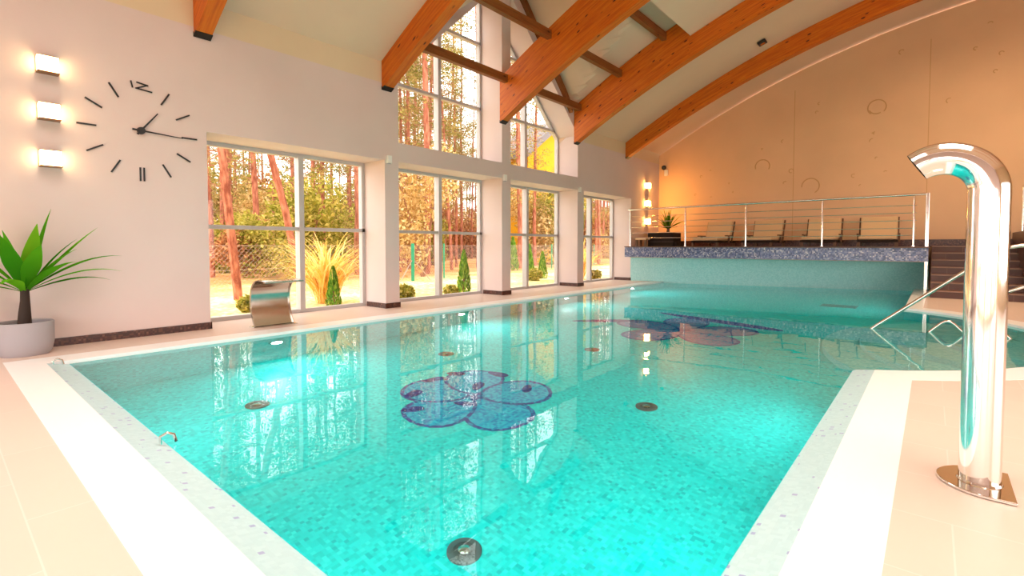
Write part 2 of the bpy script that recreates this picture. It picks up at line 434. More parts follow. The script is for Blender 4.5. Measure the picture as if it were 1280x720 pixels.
uwlamp((2.6, .825, -.5), math.pi/2, 'added unseen underwater lamp in the front pool wall, nearer to the windows', PW*.3)  # this pair is added out of view to light the water more evenly
uwlamp((4.9, .825, -.5), math.pi/2, 'added unseen underwater lamp in the front pool wall, nearer to the neck shower', PW*.3)
# ------------------------------------------------------------------ window wall
OP = [(2.31, 4.95), (5.23, 7.88), (8.16, 10.80), (11.09, 13.75)]
ZL, ZS, ZT = 2.47, 2.79, 3.72
SL0 = 6.55
def zs(y): return SL0 - .95*abs(y-YM)
wl = MB()
wl.box((WX, YF, 0), (0, 2.31, ZT))
for a, b in ((4.95, 5.23), (7.88, 8.16), (10.80, 11.09)): wl.box((WX, a, 0), (0, b, ZL))
wl.box((WX, 13.75, 0), (0, YBK, ZT))
wl.box((WX, 2.31, ZL), (0, 4.95, ZT)); wl.box((WX, 11.09, ZL), (0, 13.75, ZT))
wl.box((WX, 4.95, ZL), (0, 11.09, ZS))
TB = 4.9
wl.prism([(4.95, ZS), (5.23, ZS), (5.23, zs(5.23)), (7.88, zs(7.88)), (7.88, ZS), (8.16, ZS), (8.16, zs(8.16)), (10.80, zs(10.80)), (10.80, ZS), (11.09, ZS),
          (11.09, TB), (10.35, TB), (YM, 7.35), (5.55, TB), (4.95, TB)], 0, WX, 0)
struct(wl.build('wall_left', M['wall']), 'grey pink window wall with deep window openings')
cb = MB()
cb.box((WX, YF, ZT), (0, 4.95, 4.3)); cb.box((WX, 11.09, ZT), (0, YBK, 4.3))
struct(cb.build('trim_3', M['cream']), 'cream band above the window wall')
# brown mosaic skirting
bb = MB()
H, T = .085, .012
bb.box((0, YF, 0), (T, 2.31+T, H)); bb.box((WX+.1, 2.31, 0), (T, 2.31+T, H))
for a, b in ((4.95, 5.23), (7.88, 8.16), (10.80, 11.09)): bb.box((WX+.1, a-T, 0), (T, b+T, H))
bb.box((WX+.1, 13.75-T, 0), (T, 13.75, H)); bb.box((0, 13.75-T, 0), (T, 13.84, H))
struct(bb.build('baseboard_left', M['plinth']), 'dark brown mosaic skirting')

def window(n, poly, mulls, transoms, label):
    """poly: outline (y,z) counter-clockwise; frame bars inside it"""
    t = empty('window_%d' % n, (WX, poly[0][0], poly[0][1])); struct(t, label)
    o = Vector((WX, poly[0][0], poly[0][1]))
    f = MB(); x0, x1 = -.05, .05
    L = lambda p: (p[0]-o.y, p[1]-o.z)
    # outline bars
    c = (sum(p[0] for p in poly)/len(poly), sum(p[1] for p in poly)/len(poly))
    inn = []
    k = len(poly)
    bw = .055
    for i in range(k):
        p0, p1, p2 = Vector(poly[i-1]), Vector(poly[i]), Vector(poly[(i+1) % k])
        d1 = (p1-p0).normalized(); d2 = (p2-p1).normalized()
        n1 = Vector((-d1.y, d1.x)); n2 = Vector((-d2.y, d2.x))
        bis = (n1+n2).normalized(); inn.append(p1 + bis*(bw/max(.2, bis.dot(n1))))
    for i in range(k):
        j = (i+1) % k
        f.prism([L(poly[i]), L(poly[j]), L(inn[j]), L(inn[i])], 0, x0, x1)
    for (y, z0, z1) in mulls: f.box((x0-.02, y-.04-o.y, z0-o.z), (x1+.02, y+.04-o.y, z1-o.z))
    for (z, y0, y1) in transoms: f.box((x0, y0-o.y, z-.028-o.z), (x1, y1-o.y, z+.028-o.z))
    f.build('window_frame', M['frame'], t)
    g = MB(); g.prism([L(p) for p in poly], 0, -.006, .006); g.build('pane', M['glass'], t)
for i, (a, b) in enumerate(OP):
    m = (3.81, 6.67, 9.47, 12.41)[i]
    window(i+1, [(a, 0), (b, 0), (b, ZL), (a, ZL)], [(m, .02, ZL-.02)], [(1.31, a, b)],
           ('first window, left of the waterfall column', 'second window from the clock wall', 'third window from the clock wall', 'last window beside the terrace')[i])
window(5, [(5.23, ZS), (7.88, ZS), (7.88, zs(7.88)), (5.23, zs(5.23))], [(6.67, ZS+.02, zs(6.67)-.02)], [(4.0, 5.26, 7.86), (5.38, 6.75, 7.86)], 'left gable window under the timber beams')
window(6, [(8.16, ZS), (10.80, ZS), (10.80, zs(10.8)), (8.16, zs(8.16))], [(9.40, ZS+.02, zs(9.4)-.02)], [(4.0, 8.18, 10.62), (5.38, 8.18, 9.14)], 'right gable window under the timber beams')

# ------------------------------------------------------------------ other walls, ceiling
bk = MB()
N = 40
top = [(x, intr(x)+.40) for x in [WX+(XR-WX)*i/N for i in range(N+1)]]
bk.prism([(WX, -.2), (XR, -.2)] + top[::-1], 1, YBK, YBK+.25)
struct(bk.build('wall_back', M['back']), 'sand coloured back wall with raised ring marks')
rl = MB()
def ring(x, z, r, a0, a1, w=.03):
    n = 18
    rl.tube([(x+r*math.cos(R(a0+(a1-a0)*i/n)), YBK, z+r*math.sin(R(a0+(a1-a0)*i/n))) for i in range(n+1)], w*.5, 6)
for x, z, r, a0, a1 in ((3.13,3.34,.19,-30,200), (4.35,2.68,.21,-60,185), (5.78,4.56,.19,-40,230), (5.78,4.56,.16,200,300)): ring(x, z, r, a0, a1)
for i in range(26):
    x = rnd.uniform(1.2, 9.0); z = rnd.uniform(2.4, intr(x)-.2); r = rnd.uniform(.025, .06)
    if rnd.random() < .5: ring(x, z, r, rnd.uniform(0, 90), rnd.uniform(150, 300), .022)
    else:
        a = rnd.uniform(0, 6.3); rl.prism([(x+r*math.cos(a+k*2.1)*rnd.uniform(.5,1.1), z+r*math.sin(a+k*2.1)) for k in range(3)], 1, YBK-.006, YBK)
for x, z1 in ((3.93, 5.35), (6.80, 6.0)): rl.box((x-.008, YBK-.004, 1.1), (x+.008, YBK, z1))
struct(rl.build('trim_4', M['back_mark']), 'raised rings, chips and panel joints on the back wall')

ce = MB()
xs = sorted(set([WX] + [round(-.3+.3*i, 3) for i in range(52)] + [SPR-.001, SPR, XR+.2]))
ys = sorted(set([YF] + [YF+.5*i for i in range(38)] + [YA-.001, YA, YB, YB+.001, YM, YBK+.2] + [YA+.12*i for i in range(48)]))
ce.grid([[(x, y, zc(x, y)) for y in ys] for x in xs])
o = ce.build('ceiling', M['ceil'], smooth=False, normals=False); struct(o, 'pale vaulted ceiling with a dormer')
md = o.modifiers.new('thick', 'SOLIDIFY'); md.thickness = .12; md.offset = -1
if sum(p.normal.z for p in o.data.polygons) > 0: o.data.flip_normals()
# gable edge timber along dormer ceiling
for side, nm in ((1, 'trim_5'), (-1, 'trim_6')):
    g = MB()
    P = [(.05, YM+side*y, 7.04-1.02*y) for y in (0, .8, 1.4, 1.9, 2.2, 2.45)]
    P[-1] = (.05, P[-1][1], P[-1][2]-.06)
    for a, b in zip(P[:-1], P[1:]):
        d = .16
        g.prism([(a[1], a[2]), (b[1], b[2]), (b[1], b[2]-d), (a[1], a[2]-d)], 0, .001, .10)
    struct(g.build(nm, M['strut']), 'dark timber edge where the dormer ceiling meets the gable')

fr = MB()   # front wall behind the camera, mostly glazed
fr.box((WX, YF-.3, 0), (XR, YF, .12)); 
for x in (WX, 2.6, 6.2, 9.8, 13.0): fr.box((x, YF-.3, .12), (x+.3, YF, 1.95))
N = 30
fr.prism([(WX, 1.95), (XR, 1.95)] + [(x, intr(x)+.40) for x in [WX+(XR-WX)*i/N for i in range(N+1)]][::-1], 1, YF-.3, YF)
struct(fr.build('wall_front', M['wall']), 'front wall with wide openings')
rw = MB()
rw.box((XR, YF, 0), (XR+.25, -1.5, 6.3)); rw.box((XR, -1.5, 3.0), (XR+.25, YBK, 6.3)); rw.box((XR, -1.5, 0), (XR+.25, YBK, .5)); rw.box((XR, 8.0, .5), (XR+.25, YBK, 3.0))
struct(rw.build('wall_right', M['cream']), 'cream side wall')

# ------------------------------------------------------------------ glulam beams and struts
def beam(y0, depth, width, x_end, label, x1=13.5):
    """curved beam in a plane of constant y with UVs along its length"""
    n = 46; rows = []; L = 0
    xs_ = sorted([x_end + (x1-x_end)*i/n for i in range(n+1)] + [SPR-.03, SPR-.019]); n = len(xs_)-1
    prev = None
    for i in range(n+1):
        x = xs_[i]
        lo = Vector((x, intr(x)-.0))
        # plumb depth, thickness measured vertically
        hi = Vector((x, intr(x)+(depth if x < SPR-.02 else min(depth, .452))))
        if prev is not None: L += (lo-prev).length
        prev = lo; rows.append((lo, hi, L))
    me = bpy.data.meshes.new('roof_beam'); bm = bmesh.new(); uvl = bm.loops.layers.uv.new('UVMap')
    seed = y0*1.37
    def q(pts, uvs):
        f = bm.faces.new([bm.verts.new(p) for p in pts])
        for l, u in zip(f.loops, uvs): l[uvl].uv = (u[0]+seed, u[1]+seed*.31)
    for (a, b, l0), (c, d, l1) in zip(rows[:-1], rows[1:]):
        for y, s in ((y0, 0), (y0+width, 3.3)):
            q([(a.x,y,a.y),(c.x,y,c.y),(d.x,y,d.y),(b.x,y,b.y)], [(l0,s),(l1,s),(l1,s+depth),(l0,s+depth)])
        q([(a.x,y0,a.y),(a.x,y0+width,a.y),(c.x,y0+width,c.y),(c.x,y0,c.y)], [(l0,7),(l0,7+width),(l1,7+width),(l1,7)])
        q([(b.x,y0,b.y),(b.x,y0+width,b.y),(d.x,y0+width,d.y),(d.x,y0,d.y)], [(l0,9),(l0,9+width),(l1,9+width),(l1,9)])
    for (a, b, l) in (rows[0], rows[-1]):
        q([(a.x,y0,a.y),(a.x,y0+width,a.y),(b.x,y0+width,b.y),(b.x,y0,b.y)], [(l,11),(l,11+width),(l+depth,11+width),(l+depth,11)])
    bmesh.ops.remove_doubles(bm, verts=bm.verts, dist=.0002); bmesh.ops.recalc_face_normals(bm, faces=bm.faces)
    bm.to_mesh(me); bm.free(); me.materials.append(M['beam'])
    o = bpy.data.objects.new('roof_beam', me); col.objects.link(o)
    tag(o, label, 'roof beam', 'curved glulam roof beams', 'thing')
    s = MB(); s.prism([(x_end-.001, intr(x_end)-.01), (x_end+.08, intr(x_end+.08)-.01), (x_end+.075, intr(x_end+.075)+.006), (x_end+.012, intr(x_end)+.02), (x_end+.008, intr(x_end)+.05), (x_end-.001, intr(x_end)+.05)], 1, y0-.006, y0+width+.006)
    s.build('beam_shoe', M['shoe'], o)
    return o
E0 = .012
beam(2.19, .452, .18, E0, 'curved orange timber beam above the wall clock, cut off by the top of the photo')
beam(4.90, .452, .18, E0, 'curved orange timber beam in front of the left gable window')
beam(7.80, .915, .18, E0, 'deep curved orange timber beam rising from the middle gable column')
beam(10.60, .915, .18, E0, 'deep timber beam right of the gable window, with its upper half notched into the ceiling')
beam(13.34, .452, .18, E0, 'slender dark orange arched beam nearest to the back wall')
def strut(x, z, y0, y1, label):
    w, h = .10, .16
    bm = bmesh.new(); uvl = bm.loops.layers.uv.new('UVMap')
    c = [(x-w/2, z-h/2), (x+w/2, z-h/2), (x+w/2, z+h/2), (x-w/2, z+h/2)]
    for i in range(4):
        a, b = c[i], c[(i+1) % 4]
        f = bm.faces.new([bm.verts.new(p) for p in ((a[0],y0,a[1]),(b[0],y0,b[1]),(b[0],y1,b[1]),(a[0],y1,a[1]))])
        for l, u in zip(f.loops, ((y0,i*.3),(y0,i*.3+.15),(y1,i*.3+.15),(y1,i*.3))): l[uvl].uv = u
    for y in (y0, y1): bm.faces.new([bm.verts.new((p[0], y, p[1])) for p in c])
    bmesh.ops.remove_doubles(bm, verts=bm.verts, dist=.0002); bmesh.ops.recalc_face_normals(bm, faces=bm.faces)
    me = bpy.data.meshes.new('roof_strut'); bm.to_mesh(me); bm.free(); me.materials.append(M['strut'])
    o = bpy.data.objects.new('roof_strut', me); col.objects.link(o)
    tag(o, label, 'strut', 'timber struts between the roof beams', 'thing')
for x, z, nm in ((.18, 4.47, 'lowest'), (1.28, 5.06, 'middle'), (2.35, 5.62, 'highest')):
    strut(x, z, 5.08, 7.80, '%s dark timber strut across the left gable window' % nm)
    strut(x, z, 7.98, 10.60, '%s dark timber strut between the two deep beams' % nm)

# ------------------------------------------------------------------ raised terrace, steps
pf = MB()
pf.box((.0, 13.62, .70), (6.87, YBK, 1.0))
pf.prism([(0, 13.75), (6.87, 15.42), (6.87, YBK), (0, YBK)], 2, 0, .70)
struct(pf.build('floor_terrace', M['deck']), 'raised terrace above the pool end')
ew = MB(); ew.prism([(0.001, 13.74), (6.88, 15.41), (6.88, 15.43), (0.001, 13.76)], 2, -.25, .71)
struct(ew.build('wall_terrace', M['endwall']), 'pale teal wall below the terrace')
bn = MB(); bn.box((-.0, 13.36, .72), (6.88, 13.62, 1.0))
struct(bn.build('trim_7', M['band']), 'blue mosaic band of the terrace edge')
cp = MB(); cp.box((-.0, 13.33, 1.0), (6.90, 13.75, 1.03)); cp.box((0, 13.75, 1.0), (6.90, YBK, 1.03))
struct(cp.build('trim_8', M['coping'], bevel=.006), 'brown coping of the terrace')
sk = MB(); sk.box((.0, YBK-.02, 1.03), (XR, YBK, 1.20))
struct(sk.build('baseboard_back', M['plinth']), 'dark skirting along the terrace wall')
st = MB()
nst = 7
for i in range(nst):
    st.box((6.93, 13.08+i*.31, i*.149), (8.30, YBK, (i+1)*.149))
for i in range(nst): st.box((6.925, 13.068+i*.31, (i+1)*.149-.022), (8.302, 13.082+i*.31, (i+1)*.149+.002), 1)
struct(st.build('trim_9', [M['stair'], M['nosing']]), 'brown tiled stairs up to the terrace')
sd = MB(); sd.box((8.30, 12.9, 0), (XR, YBK, 1.34))
struct(sd.build('wall_side', M['stair']), 'brown tiled plinth beside the stairs')

# ------------------------------------------------------------------ terrace railing
ra = empty('terrace_railing', (0, 13.45, 1.03)); tag(ra, 'long stainless steel railing along the terrace edge with thin horizontal bars', 'railing')
YR = 13.45
p = lambda x, z: (x, 0, z-1.03)
m = MB(); m.tube([p(.06, 2.10), p(6.83, 2.12)], .024, 12); m.build('handrail', M['rail'], ra, True)
for x in (.13, 1.77, 3.32, 4.98, 6.63):
    m = MB(); m.tube([p(x, 1.03), p(x, 2.0), p(x, 2.09)], [.022, .022, .010], 10); m.tube([p(x, 1.03), p(x, 1.045)], .045, 12); m.build('post', M['rail'], ra, True)
m = MB(); m.box((6.82, -.025, -1.0), (6.875, .025, 1.11)); m.build('end_post', M['rail'], ra, bevel=.006)
for z in (1.90, 1.74, 1.58, 1.42, 1.27):
    m = MB(); m.tube([p(.1, z), p(6.68, z)], .008, 8); m.build('bar', M['rail'], ra, True)
rs = empty('stair_railing', (8.38, 11.9, 1.34)); tag(rs, 'short steel railing at the right edge of the photo above the brown stairs', 'railing')
q = lambda y, z: (0, y-11.9, z-1.34)
m = MB(); m.tube([q(12.95, 2.30), q(15.0, 2.30)], .025, 12); m.build('handrail', M['rail'], rs, True)
for y in (13.0, 13.9, 14.95):
    m = MB(); m.tube([q(y, 1.34), q(y, 2.29)], .022, 10); m.build('post', M['rail'], rs, True)
for z in (2.05, 1.85, 1.65, 1.48):
    m = MB(); m.tube([q(13.0, z), q(14.95, z)], .008, 8); m.build('bar', M['rail'], rs, True)

# ------------------------------------------------------------------ pool handrail over the steps
hr = empty('pool_handrail', (7.95, 7.94, -.2)); tag(hr, 'white steel handrail slanting down into the water over the rounded steps', 'handrail')
def hp(x, z, y=7.94): return (x-7.95, y-7.94, z+.2)
m = MB()
pts = [hp(6.36, -.04), hp(6.42, .02), hp(7.44, .92), hp(7.52, .985), hp(7.60, 1.03), hp(7.70, 1.05), hp(8.40, 1.06), hp(8.50, 1.03), hp(8.55, .95), hp(8.56, .2)]
m.tube(pts, .021, 12); m.build('upper_rail', M['rail'], hr, True)
m = MB(); m.tube([hp(7.47, -.24), hp(7.47, .38), hp(7.50, .44), hp(7.56, .50), hp(8.56, 1.02)], .019, 10); m.build('lower_rail', M['rail'], hr, True)
for x0 in (6.95, 7.33):
    m = MB(); m.tube([hp(x0-.10, -.15, 8.1), hp(x0, -.02, 8.1), hp(x0+.10, .09, 8.1), hp(x0+.14, .118, 8.1), hp(x0+.18, .118, 8.1), hp(x0+.22, .09, 8.1), hp(x0+.32, -.02, 8.1), hp(x0+.40, -.15, 8.1)], .018, 10)
    m.build('rail_loop', M['rail'], hr, True)
m = MB(); m.lathe([(.05,0),(.05,.02),(.03,.03)], hp(8.56, 0), 16); m.build('foot_plate', M['rail'], hr, True)

# ------------------------------------------------------------------ neck shower
sh = empty('neck_shower', (7.13, 2.98, .002)); tag(sh, 'tall polished steel swan neck water spout on the right deck beside the pool', 'water spout')
m = MB()
c = (-.155, 1.285); rr = .155
path = [(0,0,.012), (0,0,.6), (0,0,1.2)] + [(c[0]+rr*math.cos(R(a)), 0, c[1]+rr*math.sin(R(a))) for a in range(0, 127, 6)]
rad = [.071]*len(path)
for i in range(5): rad[-1-i] = .071 - .001*(4-i)
m.tube(path, rad, 40, cap=False); 
pe = Vector(path[-1]); te = (pe-Vector(path[-2])).normalized()
m.tube([pe, pe-te*.05], [.064, .064], 40, cap=False)
pipe = m.build('pipe', M['chrome'], sh, True)
m = MB(); m.tube([pe-te*.03, pe-te*.045], .0645, 32); m.build('outlet_plate', M['steel'], pipe)
m = MB(); m.box((-.055,-.012,-.004), (.055,.012,.004)); so = m.build('outlet_slot', M['dark'], pipe)
so.location = pe-te*.027; so.rotation_euler = (0, math.atan2(te.x, te.z), R(0)); so.rotation_euler = te.to_track_quat('Z','Y').to_euler()
m = MB()
pts = [(.105, -.175)] + [(.03+.175*math.cos(R(a))*1.0, .175*math.sin(R(a))) for a in range(-90, -271, -10)] + [(.105, .175)]
m.prism(pts, 2, 0, .012); m.build('base_plate', M['chrome'], sh, bevel=.003)
m = MB(); m.tube([(0,0,.012),(0,0,.02)], [.078,.074], 32); m.build('weld_collar', M['chrome'], sh, True)

# ------------------------------------------------------------------ waterfall spout
cs = empty('waterfall_spout', (.30, 2.95, 0)); tag(cs, 'curved stainless steel waterfall spout standing by the first window', 'water spout')
prof = []
for i in range(21):
    a = R(-42 + (180+42-62)*i/20)   # from base round the back to the top
    prof.append((.035 - .0, 0))
prof = [(.03, .006), (-.01, .07), (-.045, .14), (-.07, .22), (-.08, .30), (-.075, .38), (-.05, .455), (-.005, .51), (.06, .55), (.14, .568), (.25, .565), (.34, .555)]
prof = [(x_*1.05, z_*1.08) for x_, z_ in prof]; n_ = len(prof); m = MB()
def nrm2(i):
    a = Vector(prof[max(0,i-1)]); b = Vector(prof[min(n_-1,i+1)]); d = (b-a).normalized(); return Vector((d.y, -d.x))
th = .012
inn = [Vector(prof[i]) + nrm2(i)*th for i in range(n_)]
outl = [Vector(p_) for p_ in prof]
m.prism([tuple(x) for x in outl] + [tuple(x) for x in inn[::-1]], 1, -.25, .25)
csh = m.build('curved_sheet', M['steel'], cs, True)
for y in (-.256, .25):
    m = MB(); m.prism([(x.x, x.y) for x in outl[:9]] + [(x.x+.03, x.y) for x in inn[:9][::-1]], 1, y, y+.006); m.build('side_flange', M['steel'], cs)
m = MB(); m.box((-.06,-.28,0), (.12,.28,.008)); m.build('base_plate', M['steel'], cs, bevel=.002)
m = MB(); m.box((.318,-.25,.580), (.36,.25,.592)); m.build('lip', M['steel'], csh, bevel=.003)

# small hooks on the edge
for x, y, lb in ((3.80, .82, 'small chrome hook on the front mosaic edge of the pool'), (.97, .74, 'small chrome hook at the pool corner near the potted palm')):
    m = MB(); m.tube([(x, y-.03, -.02), (x, y-.03, .02), (x+.005, y, .035), (x+.01, y+.03, .02), (x+.012, y+.04, -.02)], .008, 8)
    tag(m.build('edge_hook', M['chrome'], None, True), lb, 'hook')

# ------------------------------------------------------------------ wall clock
ck = empty('wall_clock', (.0, 1.635, 2.365)); tag(ck, 'large frameless wall clock of black bars on the pale wall', 'clock')
def bar2(mb, y0, z0, y1, z1, w, x0=.004, x1=.014):
    d = Vector((y1-y0, z1-z0)).normalized(); n = Vector((-d.y, d.x))*w*.5
    mb.prism([(y0+n.x, z0+n.y), (y0-n.x, z0-n.y), (y1-n.x, z1-n.y), (y1+n.x, z1+n.y)], 0, x0, x1)
for h in range(1, 12):
    a = R(90-30*h); ca, sa = math.cos(a), math.sin(a); m = MB()
    r0, r1 = (.40, .565)
    if h == 6:
        for dy in (-.018, .018): bar2(m, dy, -.42, dy, -.575, .016)
    else: bar2(m, r0*ca, r0*sa-.014, r1*ca, r1*sa-.014, .017)
    m.build('hour_marker', M['dark'], ck)
m = MB()
bar2(m, -.085, .545, -.070, .470, .014)
bar2(m, -.034, .540, .078, .522, .014); bar2(m, .074, .526, -.040, .470, .014); bar2(m, -.044, .472, .115, .456, .014)
m.build('numeral_twelve', M['dark'], ck)
m = MB(); m.prism([(-.085,.014),(-.085,-.008),(.41,-.030),(.41,-.022)], 0, .018, .024); m.build('minute_hand', M['dark'], ck)
m = MB(); m.prism([(-.05,-.045),(-.03,-.055),(.165,.215),(.155,.222)], 0, .025, .031); m.build('hour_hand', M['dark'], ck)
m = MB(); m.tube([(.0,0,0),(.036,0,0)], [.042,.036], 24); m.build('hub', M['dark'], ck, True)

# ------------------------------------------------------------------ wall lamps
def wall_lamp(y, z, label, group, glow, s=.17):
    t = empty('wall_lamp', (0, y, z)); tag(t, label, 'wall lamp', group)
    m = MB(); m.box((0,-s/2,-s/2), (.012,s/2,s/2)); m.build('back_plate', M['bronze'], t)
    m = MB(); m.box((.012,-s/2+.004,-s/2+.014), (.10,s/2-.004,s/2-.006)); m.build('diffuser', glow, t, bevel=.004)
    for zz, hh in ((-s/2, .013), (s/2-.005, .005)):
        m = MB(); m.box((.0121,-s/2,zz), (.103,s/2,zz+hh)); m.build('metal_plate', M['bronze'], t)
for z, nm in ((2.88, 'top'), (2.41, 'middle'), (1.935, 'bottom')): wall_lamp(.855, z, '%s glowing box lamp of the column left of the clock' % nm, 'box lamps beside the clock', M['glow'])
for z, nm in ((2.93, 'top'), (2.37, 'middle'), (1.81, 'bottom')): wall_lamp(14.80, z, '%s amber wall lamp in the terrace corner' % nm, 'amber lamps in the terrace corner', M['glow2'], .18)

# small white boxes on columns
for y, nm in ((5.02, 'first column'), (7.95, 'gable column'), (10.86, 'third column')):
    t = empty('wall_sensor', (0, y, 2.48)); tag(t, 'small white wall box on the %s' % nm, 'wall sensor', 'white boxes on the columns')
    m = MB(); m.box((0,-.045,-.065), (.05,.045,.065)); m.build('housing', M['white'], t, bevel=.008)
    m = MB(); m.box((.01,-.03,-.073), (.04,.03,-.0655)); m.build('lens', M['pot'], t)
sc_ = empty('wall_mounted_camera', (.25, YBK, 3.52)); tag(sc_, 'small dark camera on a white bracket high in the terrace corner', 'camera')
m = MB(); m.box((-.06,-.05,-.20), (.06,0,.0)); m.build('bracket', M['white'], sc_, bevel=.01)
m = MB(); m.lathe([(.02,-.08),(.06,-.05),(.075,0),(.06,.05),(.02,.07)], (-.05,-.09,.07), 16); m.build('dome', M['dark'], sc_, True)
cv = empty('ceiling_spotlight', (3.79, 12.75, intr(3.79)+.44)); tag(cv, 'small dark square fitting on the ceiling above the terrace', 'ceiling light')
cv.rotation_euler = (0, -math.atan(.58-.06*3.79), 0)
m = MB(); m.box((-.09,-.09,-.06), (.09,.09,.0)); m.build('housing', M['dark'], cv, bevel=.01)
m = MB(); m.lathe([(.055,-.066),(.055,-.06)], sides=16); m.build('lens', M['steel'], cv)

# ------------------------------------------------------------------ plants
def blade(mb, az, el, L, W, droop, base, fold=.25, seg=9, shape=.35):
    P = []
    pos = Vector(base); a = el
    for i in range(seg+1):
        t = i/seg
        d = Vector((math.cos(az)*math.cos(a), math.sin(az)*math.cos(a), math.sin(a)))
        side = Vector((-math.sin(az), math.cos(az), 0)); up = d.cross(side)*-1
        wv = W*.5*(min(1, (t/shape)**.7) if t < shape else max(.02, 1-((t-shape)/(1-shape))**1.6))
        wv = max(wv, W*.12 if t < .1 else .002)
        P.append([pos + side*wv + up*wv*fold, pos.copy(), pos - side*wv + up*wv*fold])
        pos = pos + d*(L/seg); a -= droop/seg*(.4+1.2*t)
    mb.grid(P)
pl = empty('potted_palm', (.27, .60, 0)); tag(pl, 'bright green broad leaved plant in a round grey pot against the clock wall', 'potted plant')
m = MB(); m.lathe([(.175,0),(.195,.03),(.212,.12),(.215,.31),(.205,.318),(.195,.31),(.19,.26)], sides=48); m.build('pot', M['pot'], pl, True)
m = MB(); m.lathe([(.186,.255),(.186,.262)], sides=36); m.build('soil', M['soil'], pl)
m = MB(); m.tube([(0,0,.26),(.004,.004,.40),(0,.01,.52),(.0,.01,.66)], [.055,.046,.036,.032], 16); m.build('stem', M['stem'], pl, True)
m = MB(); pr = random.Random(3)
for az, el, L, W_, dr in ((-105,76,1.0,.16,.20), (70,80,.84,.17,.25), (92,54,.86,.13,.30), (84,62,.66,.13,.5), (95,42,.88,.12,1.0), (75,34,.80,.11,1.1), (100,25,.72,.10,1.0),
        (-85,48,.72,.14,.7), (-95,36,.70,.13,1.0), (-75,24,.72,.11,1.1), (-110,58,.66,.13,.6), (10,60,.66,.15,.8), (-30,66,.70,.16,.6), (35,46,.66,.13,1.0), (-20,34,.6,.12,1.2), (20,76,.70,.16,.3), (-60,80,.62,.15,.3), (60,58,.6,.12,.7)):
    blade(m, R(az), R(el), L, W_, dr, (0,.01,.60), .25, 10, .45)
m.build('foliage', M['palm'], pl, True, normals=False)

pt = empty('planter_palm', (.82, 14.35, 1.03)); tag(pt, 'spiky yucca in a dark square planter on the terrace corner', 'potted plant')
m = MB(); m.box((-.42,-.30,.0), (.36,.30,.40)); m.box((.36,-.26,0), (.46,.26,.14)); plb = m.build('planter', M['rattan'], pt, bevel=.01)
m = MB()
for z in (.13, .26): m.box((-.425,-.305,z), (.365,.305,z+.008))
m.build('planter_band', M['coping'], plb)
m = MB(); m.tube([(.08,0,.38),(.09,0,.55)], [.05,.04], 10); m.build('stem', M['legwood'], pt, True)
m = MB()
for i in range(30):
    az = i*2.4; el = pr.uniform(.25, 1.4); blade(m, az, el, pr.uniform(.5,.7), .06, pr.uniform(.2,.9), (.09,0,.52), .3, 6, .2)
m.build('foliage', M['palm_dark'], pt, True, normals=False)

# ------------------------------------------------------------------ terrace furniture
tb = empty('side_table', (.30, 13.95, 1.03)); tag(tb, 'small pale topped stool at the left end of the terrace', 'stool')
m = MB(); m.box((-.17,-.17,.19), (.17,.17,.24)); m.build('table_top', M['cushion'], tb, bevel=.01)
for sx in (-1,1):
    for sy in (-1,1):
        m = MB(); m.box((sx*.14-.025,sy*.14-.025,0), (sx*.14+.025,sy*.14+.025,.19)); m.build('leg', M['legwood'], tb)
def make_lounger():
    t = empty('sun_lounger')
    m = MB(); m.box((-.38,-.55,.10), (.38,.62,.16)); m.build('frame', M['rattan'], t, bevel=.01)
    for sx in (-1,1):
        for y in (-.5, .55):
            m = MB(); m.box((sx*.35-.03,y-.03,0), (sx*.35+.03,y+.03,.10)); m.build('leg', M['legwood'], t)
        m = MB(); m.box((sx*.395-.02,.10,.10), (sx*.395+.02,.16,.30)); m.box((sx*.395-.022,-.1,.28), (sx*.395+.022,.36,.31)); m.build('armrest', M['legwood'], t, bevel=.005)
    m = MB(); m.box((-.36,-.53,.16), (.36,.30,.235)); m.build('seat_cushion', M['cushion'], t, bevel=.025)
    m = MB(); a = R(20)
    pr_ = [(.26,.16),(.34,.16),(.34+.58*math.sin(a),.16+.58*math.cos(a)),(.26+.58*math.sin(a),.18+.58*math.cos(a))]
    m.prism(pr_, 0, -.36, .36); bkr = m.build('backrest', M['cushion'], t, bevel=.02)
    for sx in (-.395, .365):
        m = MB(); m.prism([(.33,.12),(.37,.12),(.38+.58*math.sin(a),.16+.58*math.cos(a)),(.34+.58*math.sin(a),.17+.58*math.cos(a))], 0, sx, sx+.03); m.build('backrest_frame', M['legwood'], bkr)
    return t
lg = make_lounger()
for i, (x, y, rz, nm) in enumerate(((2.15, 14.55, -6, 'sun lounger next to the dark planter'), (3.45, 14.6, -4, 'sun lounger second from the planter'),
        (4.80, 14.6, 0, 'sun lounger third from the planter'), (5.95, 14.6, 2, 'sun lounger at the stair end of the terrace'))):
    o = lg if i == 0 else copy_tree(lg)
    o.location = (x, y, 1.03); o.rotation_euler = (0,0,R(rz)); tag(o, 'beige cushioned '+nm, 'sun lounger', 'loungers on the terrace')

# ------------------------------------------------------------------ outside
g = MB(); g.box((-90, -40, -.4), (WX-.001, 120, -.1)); g.box((WX-.001, -40, -.4), (40, YF-.3, -.1))
struct(g.build('ground_outside', M['ground']), 'autumn grass and forest floor outside')

